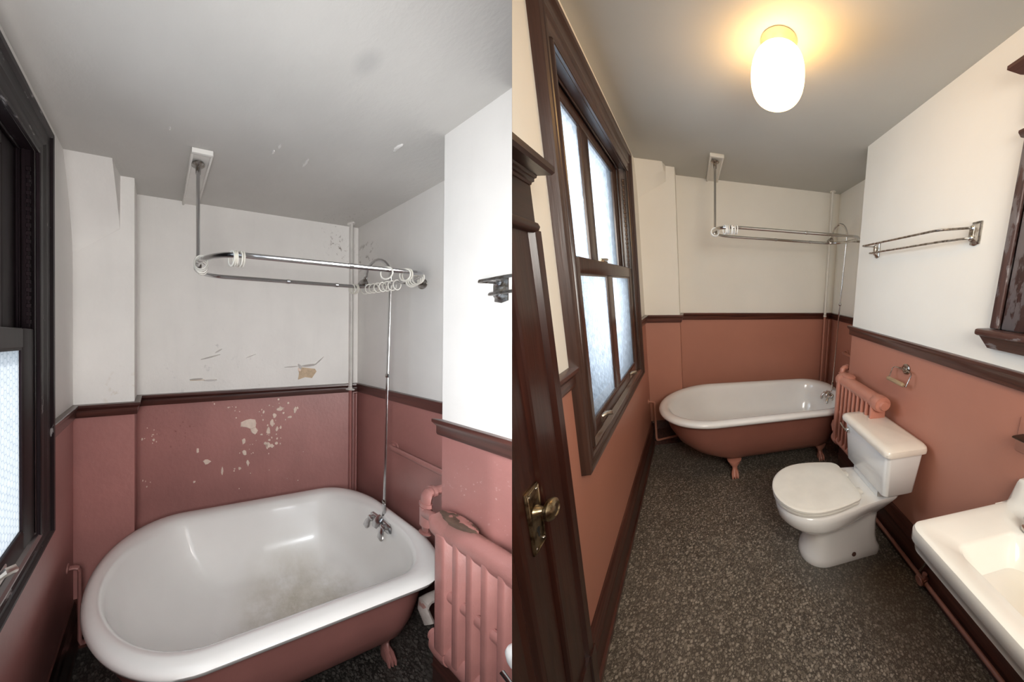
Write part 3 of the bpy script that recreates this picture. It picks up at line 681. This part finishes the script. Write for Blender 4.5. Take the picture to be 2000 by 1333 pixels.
    for y in (-.075, .085):
        m = MB(); m.box((1.318, CY+y-.022, .428), (1.372, CY+y+.022, .447), .006, 2); m.build('hinge', MT['seat'], o)
    m = MB(); m.lathe([(.003, .0), (.014, .0), (.012, .004), (.007, .007), (.003, .008)], (1.33, CY-.125, .048), (0, -1, .1), 14); m.build('floor_bolt', MT['rust'], o)
    m = MB(); m.tube([(1.60, -1.52, .47), (1.615, -1.51, .30), (1.615, -1.50, .12)], .007, 8); m.build('supply_tube', MT['dull'], o)

def sink():
    o = thing('sink', 'white wall-hung sink with rectangular basin cut off at the lower right corner', 'sink', (1.66, -2.6, .7))
    def rr(x0, x1, y0, y1, z, r=.03, n=6):
        pts = []
        for cx_, cy_, a0 in ((x1-r, y1-r, 0), (x0+r, y1-r, 90), (x0+r, y0+r, 180), (x1-r, y0+r, 270)):
            for k in range(n+1):
                a = math.radians(a0+90*k/n); pts.append((cx_+r*math.cos(a), cy_+r*math.sin(a), z))
        return pts
    x0, x1, y0, y1 = 1.150, 1.66, -2.96, -2.318; Z = .812
    m = MB()
    m.loft([rr(x0+.05, x1, y0+.05, y1-.05, Z-.098, .03), rr(x0+.012, x1, y0+.012, y1-.012, Z-.086, .035), rr(x0+.008, x1, y0+.008, y1-.008, Z-.058, .035), rr(x0+.004, x1, y0+.004, y1-.004, Z-.055, .038), rr(x0, x1, y0, y1, Z-.050, .04),
            rr(x0, x1, y0, y1, Z-.014, .04), rr(x0+.004, x1, y0+.004, y1-.004, Z-.003, .04), rr(x0+.013, x1-.004, y0+.013, y1-.013, Z+.001, .04), rr(x0+.03, x1-.01, y0+.03, y1-.03, Z-.002, .04),
            rr(1.228, 1.508, y0+.11, -2.428, Z-.004, .035), rr(1.236, 1.500, y0+.118, -2.436, Z-.012, .035), rr(1.250, 1.490, y0+.13, -2.45, Z-.05, .045), rr(1.275, 1.465, y0+.17, -2.48, Z-.12, .06), rr(1.30, 1.44, y0+.21, -2.52, Z-.138, .06)])
    m.build('basin', MT['sink'], o, angle=45)
    m = MB()
    m.loft([[(x, y, z) for x, z in ((1.555, Z-.006), (1.590, Z+.004), (1.612, Z+.03), (1.622, Z+.10), (1.632, Z+.112), (1.66, Z+.114), (1.66, Z-.006))] for y in (y0, -2.36, -2.335, y1)])
    for v in m.bm.verts:                      # the end of the splashback sweeps down to the rim
        if v.co.y > -2.34: v.co.z = Z - .004 + (v.co.z - Z)*(.05 if v.co.y > -2.32 else .95)
    m.build('splashback', MT['sink'], o, angle=40)
    m = MB(); c = (1.535, -2.455, Z+.004)
    m.lathe([(.003, 0), (.028, 0), (.026, .008), (.014, .012), (.012, .034), (.003, .034)], c, seg=18)
    for a in range(0, 360, 60):
        q = math.radians(a); m.tube([(c[0], c[1], c[2]+.040), (c[0]+.026*math.cos(q), c[1]+.026*math.sin(q), c[2]+.042)], [.010, .0095], 8)
    m.ball((c[0], c[1], c[2]+.046), .014, 12, 6); m.build('tap_handle', MT['chrome'], o)
    m = MB(); m.tube([(1.62, -2.36, .72), (1.625, -2.2, .45), (1.622, -2.02, .17), (1.622, -1.985, .07)], .006, 8); m.build('supply_tube', MT['dull'], o)

def door():
    o = thing('door_1', 'dark mahogany door in moulded casing at the left edge of right picture', 'door', (0, -2.4, 0)); del o['category']; struct(o)
    m = MB(); m.prism([(0, -2.218), (.028, -2.218), (.031, -2.212), (.027, -2.204), (.026, -2.112), (.018, -2.106), (.018, -2.102), (.036, -2.098), (.038, -2.070), (.030, -2.064), (0, -2.064)], 'z', .275, 1.75)
    m.build('casing_board', MT['dz'], o, cut=True, angle=20)
    m = MB(); m.prism([(0, -2.220), (.036, -2.220), (.036, -2.10), (.042, -2.10), (.042, -2.060), (0, -2.060)], 'z', 0, .275); m.build('plinth_block', MT['dz'], o, cut=True, angle=20)
    m = MB(); m.box((0, -2.9, 1.765), (.030, -2.078, 1.866)); m.build('frieze_board', MT['dy'], o, cut=True)
    m = MB(); m.loft([[(x, y, z) for x, z in ((0, 1.742), (.034, 1.742), (.046, 1.748), (.050, 1.757), (.046, 1.766), (.034, 1.770), (0, 1.770))] for y in (-2.9, -2.100)]); m.build('fillet', MT['dy'], o, cut=True, angle=50)
    pr = [(0, 1.862), (.034, 1.862), (.037, 1.868), (.043, 1.870), (.044, 1.877), (.050, 1.879), (.052, 1.884), (.090, 1.886), (.098, 1.892), (.098, 1.906), (0, 1.910)]
    m = MB(); m.loft([[(x, -2.9, z) for x, z in pr], [(x, -2.072-x*.30, z) for x, z in pr]]); m.build('cornice', MT['dy'], o, cut=True, angle=25)
    xf = .018
    slab = MB(); slab.box((xf-.035, -2.306, .02), (xf, -2.221, 1.745), .002, 1); slab.build('stile', MT['dz'], o, cut=True)
    m = MB(); m.prism([(xf-.03, -2.90), (xf-.018, -2.90), (xf-.018, -2.342), (xf-.010, -2.332), (xf-.014, -2.324), (xf-.004, -2.316), (xf-.001, -2.306), (xf-.03, -2.306)], 'z', .02, 1.745); m.build('door_panel', MT['dz'], o, cut=True, angle=25)
    m = MB(); m.box((-.06, -2.166, 0), (0, -2.14, 1.76)); m.build('jamb', MT['dz'], o, cut=True)
    # lock plate, knob, keyhole
    p = MB(); x = xf
    p.box((x, -2.282, .918), (x+.005, -2.224, 1.100), .004, 2); pl = p.build('lock_plate', MT['brass'], o, cut=True)
    m = MB()
    for a, b in ((-2.279, -2.276), (-2.230, -2.227)): m.box((x+.004, a, .923), (x+.008, b, 1.095), .001, 1)
    for a, b in ((.923, .926), (1.092, 1.095)): m.box((x+.004, -2.279, a), (x+.008, -2.227, b), .001, 1)
    m.build('plate_border', MT['brass'], pl, cut=True)
    m = MB(); m.lathe([(.003, 0), (.016, 0), (.013, .010), (.010, .016), (.010, .020), (.017, .024), (.026, .028), (.029, .036), (.026, .044), (.018, .049), (.016, .046), (.011, .048), (.003, .049)], (x+.004, -2.252, 1.030), (1, 0, 0), 24); m.build('knob', MT['brass'], o)
    m = MB(); m.lathe([(.003, 0), (.007, 0), (.007, .002), (.003, .002)], (x+.004, -2.252, .975), (1, 0, 0), 12); m.box((x+.004, -2.2555, .955), (x+.006, -2.2485, .975)); m.build('keyhole', MT['dark'], pl)
    m = MB()
    for yy, zz in ((-2.272, 1.085), (-2.234, 1.085), (-2.272, .933), (-2.234, .933)): m.ball((x+.005, yy, zz), .004, 8, 5)
    m.build('screw', MT['screw'], pl, cut=True)

def ceiling_light():
    o = thing('ceiling_light', 'lit opal glass globe ceiling light with round cream fitter', 'lamp', (.80, -1.69, H))
    c = (.80, -1.69, H)
    m = MB(); m.lathe([(.004, 0), (.074, 0), (.076, -.004), (.072, -.009), (.066, -.014), (.060, -.032), (.058, -.044), (.052, -.046), (.004, -.046)], c, seg=40); m.build('fitter', MT['fitter'], o)
    m = MB()
    pr = [(.050, -.038), (.054, -.042)]
    for k in range(1, 29):
        a = math.pi*k/28; r = math.sin(a)**.56*.112; h = -.128 + math.copysign(abs(math.cos(a))**.86, math.cos(a))*.098
        if r < .058 and k < 14: continue
        pr.append((max(r, .003), h))
    m.lathe(pr, c, seg=40); m.build('globe', MT['globe'], o, angle=60)

def wall_fittings(L):
    if not L:
        # medicine cabinet
        o = thing('medicine_cabinet', 'weathered dark wood wall cabinet with sill and cornice at the right edge', 'cabinet', (1.66, -2.35, 1.45))
        y0 = -2.66; X = 1.632
        m = MB(); m.box((1.66, -2.150, 1.468), (X, -2.116, 2.19), .003, 1); m.build('stile', MT['cab'], o)
        m = MB(); m.box((1.66, y0, 1.468), (X+.006, -2.158, 2.19), .004, 1); m.build('cabinet_door', MT['cab'], o)
        m = MB(); m.box((1.66, -2.165, 1.46), (1.655, -2.145, 2.2)); m.build('groove', MT['dark'], o)
        m = MB(); m.box((1.66, y0, 2.235), (X-.002, -2.116, 2.40)); m.build('frieze_board', MT['caby'], o)
        m = MB(); m.box((1.66, y0, 1.437), (1.580, -2.092, 1.466), .010, 2); m.build('sill', MT['caby'], o)
        m = MB(); m.loft([[(x, y0, z) for x, z in ((1.66, 1.385), (1.632, 1.385), (1.605, 1.437), (1.66, 1.437))], [(1.66, -2.110, 1.385), (1.632, -2.122, 1.385), (1.605, -2.098, 1.437), (1.66, -2.092, 1.437)]]); m.build('apron', MT['caby'], o, angle=20)
        m = MB(); m.loft([[(x, y, z) for x, z in ((1.66, 2.185), (X-.004, 2.185), (1.612, 2.198), (1.612, 2.205), (1.625, 2.212), (1.66, 2.212))] for y in (y0, -2.108)]); m.build('fillet', MT['caby'], o)
        pr = [(1.66, 2.375), (1.63, 2.375), (1.62, 2.384), (1.60, 2.392), (1.575, 2.412), (1.568, 2.418), (1.568, 2.430), (1.66, 2.432)]
        m = MB(); m.loft([[(x, y0, z) for x, z in pr], [(x, -2.115+(1.63-x)*.9, z) for x, z in pr]]); m.build('cornice', MT['caby'], o, angle=20)
        # toilet paper holder
        o = thing('paper_holder', 'toilet paper holder with round rosette and bare wooden roller on terracotta wall', 'paper holder', (1.66, -1.65, 1.1))
        c = (1.66, -1.655, 1.148)
        m = MB(); m.lathe([(.003, 0), (.031, 0), (.031, .006), (.024, .011), (.016, .011), (.013, .020), (.005, .024), (.003, .024)], c, (-1, 0, 0), 24); m.build('rosette', MT['dull'], o)
        m = MB(); xo = 1.640
        m.tube([(xo, -1.628, 1.148), (xo-.004, -1.580, 1.142), (xo-.010, -1.572, 1.134), (xo-.030, -1.572, 1.066)], .003, 8)
        m.tube([(xo, -1.682, 1.150), (xo-.004, -1.722, 1.142), (xo-.010, -1.730, 1.134), (xo-.030, -1.722, 1.062), (xo-.030, -1.705, 1.062)], .003, 8); m.tube([(xo-.002, -1.60, 1.146), (xo-.002, -1.71, 1.146)], .004, 8)
        m.build('wire_frame', MT['dull'], o)
        m = MB(); m.tube([(xo-.030, -1.560, 1.066), (xo-.030, -1.566, 1.066), (xo-.030, -1.700, 1.066), (xo-.030, -1.706, 1.066)], [.008, .013, .013, .008], 14); m.build('roller', MT['roller'], o)
        # wall plate with shelf
        o = thing('soap_shelf', 'painted-over wall plate with dark metal shelf edge above the sink', 'shelf', (1.66, -2.33, 1.08))
        m = MB(); m.box((1.66, -2.45, 1.005), (1.652, -2.282, 1.150), .004, 1); m.build('wall_plate', MT['pink'], o)
        m = MB(); m.loft([[(x, y, z) for x, z in ((1.655, 1.076), (1.600, 1.074), (1.594, 1.078), (1.600, 1.083), (1.655, 1.084))] for y in (-2.45, -2.302)]); m.build('shelf', MT['shelf'], o)
        # floor-level supply pipe
        o = thing('floor_pipe', 'rose painted pipe running along the right baseboard with shut-off valve', 'pipe', (1.62, -2, .045))
        m = MB(); m.tube([(1.622, -1.56, .046), (1.622, -3.3, .046)], .0125, 12); m.build('pipe', MT['floorpipe'], o)
        m = MB(); m.tube([(1.622, -2.005, .046), (1.622, -2.035, .046)], .020, 12); m.tube([(1.622, -2.02, .046), (1.622, -2.02, .095)], [.015, .012], 10); m.tube([(1.655, -2.02, .06), (1.60, -2.02, .06)], .013, 10); m.build('valve_tee', MT['floorpipe'], o)
        m = MB(); m.lathe([(.003, 0), (.024, .0), (.026, .005), (.022, .010), (.003, .010)], (1.592, -2.02, .06), (-1, 0, 0), 14); m.lathe([(.003, 0), (.015, 0), (.015, .02), (.003, .02)], (1.645, -2.02, .06), (-1, 0, 0), 12); m.build('valve_handle', MT['floorpipe'], o)
    # towel bars
    o = thing('towel_rack', ('chrome bracket end of a towel rack at the right edge of left picture' if L else 'double-bar chrome towel rack on the cream wall'), 'towel rack', (1.66, -1.6, 1.87))
    for y, k in (((-1.262, 1),) if L else ((-1.262, 1), (-1.965, -1))):
        m = MB(); m.loft([[(1.66-h, y+a*.022*s, 1.872+b*.048*s) for a, b in ((-1, -1), (0, -1.15), (1, -1), (1, 1), (-1, 1))] for h, s in ((0, 1), (.005, 1), (.009, .8), (.026, .62), (.030, .5))])
        m.build('bracket', MT['dull'], o, cut=L)
        m = MB()
        for zz in (1.852, 1.892): m.ball((1.632, y-.002*k, zz-.002), (.006, .013, .013), 12, 6)
        m.build('socket', MT['chrome'], o, cut=L)
    ybr = -1.262; ynr = -1.965
    for xo, zz in ((1.545, 1.892), (1.600, 1.848)):
        m = MB()
        m.tube([(1.640, ybr, zz), (1.62, ybr+.004, zz), (xo+.010, ybr+.012, zz), (xo, ybr+.004, zz), (xo, ybr-.02, zz), (xo, ynr+.12, zz), (xo+.01, ynr+.09, zz), (1.618, ynr+.015, zz), (1.640, ynr, zz)], .0056, 8)
        m.build('towel_bar', MT['dull'], o, cut=L)

# ------------------------------------------------------------------ wear of the left bathroom
def peel():
    bw = [o for o in bpy.data.objects if o.name.startswith('wall_back')][0]
    rnd = random.Random(3)
    def blob(m, x, z, rx, rz, n=9, y=0.0, t=.0022, jag=.45, rot=0):
        ph = rnd.random()*6; pts = []
        for k in range(n):
            a = 2*math.pi*k/n; r = 1 - jag*rnd.random(); px, pz = rx*r*math.cos(a), rz*r*math.sin(a)
            pts.append((x+px*math.cos(rot)-pz*math.sin(rot), z+px*math.sin(rot)+pz*math.cos(rot)))
        m.loft([[(p[0], y, p[1]) for p in pts], [(x+(p[0]-x)*.86, y-t, z+(p[1]-z)*.86) for p in pts]])
    m = MB()
    for x, z, rx, rz in PEEL_BIG: blob(m, x, z, rx, rz)
    for (cx_, cz, sx, sz, n, r0) in PEEL_CLUSTER:
        for _ in range(n):
            r = r0*(.5+rnd.random()); blob(m, cx_+rnd.gauss(0, sx), cz+rnd.gauss(0, sz), r*(.6+rnd.random()*.6), r*(.6+.9*rnd.random()), 7)
    o = m.build('peeled_spots', ML['chip'], bw); stuff(o)
    m = MB(); m.loft([[(x, y, z) for x, z in ((1.457, 1.452), (1.492, 1.459), (1.605, 1.444), (1.619, 1.423), (1.578, 1.372), (1.519, 1.382), (1.457, 1.365), (1.466, 1.412))] for y in (0, -.0012)]); m.build('bare_patch', ML['bare'], bw)
    # curling flakes of white paint
    m = MB()
    def curl(x, z, dx, dz, lift=.012, w_=.012):
        d = Vector((dx, 0, dz)); n = Vector((-dz, 0, dx)).normalized()*w_
        rows = []
        for k in range(5):
            u = k/4; p = Vector((x, -.001, z)) + d*u; ww = n*(.25+math.sin(u*math.pi)*.9)
            rows.append([p - ww, p + ww + Vector((0, -lift*math.sin(u*math.pi), 0)), p + ww*1.02 + Vector((0, -lift*math.sin(u*math.pi)-.0015, .002)), p - ww + Vector((0, -.0015, 0))])
        m.loft(rows)
    for c in CURLS: curl(*c)
    stuff(m.build('paint_curls', ML['peel'], bw))
    m = MB()
    for x, z, ln in ((.642, 1.392, .10), (.75, 1.391, .075)):
        m.box((x, -.0015, z), (x+ln, .0, z+.004))
    m.build('paint_crack', ML['bare'], bw)
    ce = [o for o in bpy.data.objects if o.name.startswith('ceiling') and not o.name.startswith('ceiling_')]
    m = MB()
    for x, y, r in CEIL_FLAKES:
        pts = [(x+r*math.cos(a)*(.5+rnd.random()*.6), y+r*2*math.sin(a)*(.5+rnd.random()*.6)) for a in (2*math.pi*k/7 for k in range(7))]
        m.loft([[(p[0], p[1], H) for p in pts], [(x+(p[0]-x)*.8, y+(p[1]-y)*.8, H-.006) for p in pts]])
    stuff(m.build('ceiling_flakes', ML['peel'], ce[0], room=ROOM_L))

PEEL_BIG = [(1.066, 1.061, 0.071, 0.048), (1.105, 1.005, 0.036, 0.038), (0.758, 0.823, 0.032, 0.025), (0.694, 0.912, 0.014, 0.021), (0.866, 0.743, 0.011, 0.04), (1.031, 0.853, 0.024, 0.034), (1.055, 0.775, 0.016, 0.03), (1.023, 0.939, 0.016, 0.03), (0.993, 0.746, 0.012, 0.014), (0.67, 0.698, 0.011, 0.011), (1.242, 1.053, 0.021, 0.039), (1.214, 0.994, 0.02, 0.034), (1.284, 1.003, 0.016, 0.024), (1.304, 1.148, 0.034, 0.016), (1.263, 1.105, 0.02, 0.023), (1.432, 1.134, 0.018, 0.032), (1.389, 1.082, 0.022, 0.011), (1.214, 0.887, 0.029, 0.027), (1.243, 0.876, 0.025, 0.019), (1.19, 0.905, 0.016, 0.015), (1.312, 1.155, 0.038, 0.012), (1.47, 1.444, 0.018, 0.024), (0.41, 1.015, 0.012, 0.011), (1.313, 1.011, 0.013, 0.015)]
PEEL_CLUSTER = [(1.3, 1.129, 0.093, 0.047, 16, 0.009), (1.238, 0.961, 0.058, 0.084, 14, 0.01), (0.378, 1.035, 0.038, 0.034, 12, 0.006), (1.039, 0.833, 0.039, 0.082, 8, 0.008), (0.887, 1.198, 0.094, 0.029, 10, 0.005), (0.378, 0.734, 0.044, 0.02, 5, 0.005), (1.118, 0.785, 0.205, 0.189, 12, 0.005)]
CURLS = [(1.457, 1.484, 0.026, -0.041, 0.012, 0.008), (1.483, 1.467, 0.135, 0.012, 0.014, 0.008), (1.591, 1.468, 0.092, 0.071, 0.012, 0.006), (0.639, 1.4, 0.089, 0.003, 0.01, 0.005), (0.735, 1.389, 0.093, 0.0, 0.008, 0.006), (0.714, 1.534, 0.135, 0.033, 0.01, 0.004), (0.813, 1.579, 0.051, 0.028, 0.008, 0.004), (1.341, 1.463, 0.12, 0.005, 0.006, 0.003), (1.037, 1.539, 0.078, 0.028, 0.005, 0.002)]
CEIL_FLAKES = [(0.973, -0.672, 0.01), (0.987, -0.716, 0.009), (1.169, -0.644, 0.01), (1.166, -0.666, 0.008), (1.167, -0.625, 0.008), (1.525, -0.898, 0.014), (1.527, -0.884, 0.01), (0.487, -0.671, 0.006)]

def neighbour():
    """rendered end wall of the house next door, across the light-well"""
    m = MB(); m.mi = 0; m.box((-3.2, 1.15, -.5), (-.15, 1.25, 1.60)); m.mi = 1; m.box((-3.2, 1.15, 1.60), (-.15, 1.25, 2.56)); m.box((-3.2, 1.13, 2.56), (-.15, 1.27, 2.60))
    struct(m.build('wall_neighbour', [paint('bluish_render', (.42, .50, .58), .8), paint('white_stucco', (.85, .85, .84), .8)], base=(-.15, 1.2, 0), cut=True, angle=20))

# ------------------------------------------------------------------ build
for room, L in ((ROOM_L, True), (ROOM_R, False)):
    RM = room; MT = ML if L else MR
    if L: ML.setdefault('seat', ML['china'])
    shell(L); window(L); tub(L); shower(L); pipes(L); radiator(L); toilet(L); wall_fittings(L)
    if L: peel()
    else: door(); sink(); ceiling_light(); neighbour()

# party wall added to keep the two rooms' light apart, tapering towards its free edge
def divider(d0, d1):
    bm = bmesh.new(); vs = []
    for d in (d0, d1):
        for s in (-1, 1):
            for h in (-1.75*d-.35, 1.75*d+.35):
                vs.append(bm.verts.new(CAM + P_DIR*d - P_DOWN*h + P_N*s*.00015*abs(d)))
    for q in ((0, 1, 3, 2), (4, 6, 7, 5), (0, 4, 5, 1), (2, 3, 7, 6), (0, 2, 6, 4), (1, 5, 7, 3)): bm.faces.new([vs[i] for i in q])
    bmesh.ops.recalc_face_normals(bm, faces=bm.faces)
    me = bpy.data.meshes.new('light_divider'); bm.to_mesh(me); bm.free(); me.materials.append(divider_mat)
    o = bpy.data.objects.new('light_divider', me); COL.objects.link(o); struct(o)
divider(.16, 2.2)
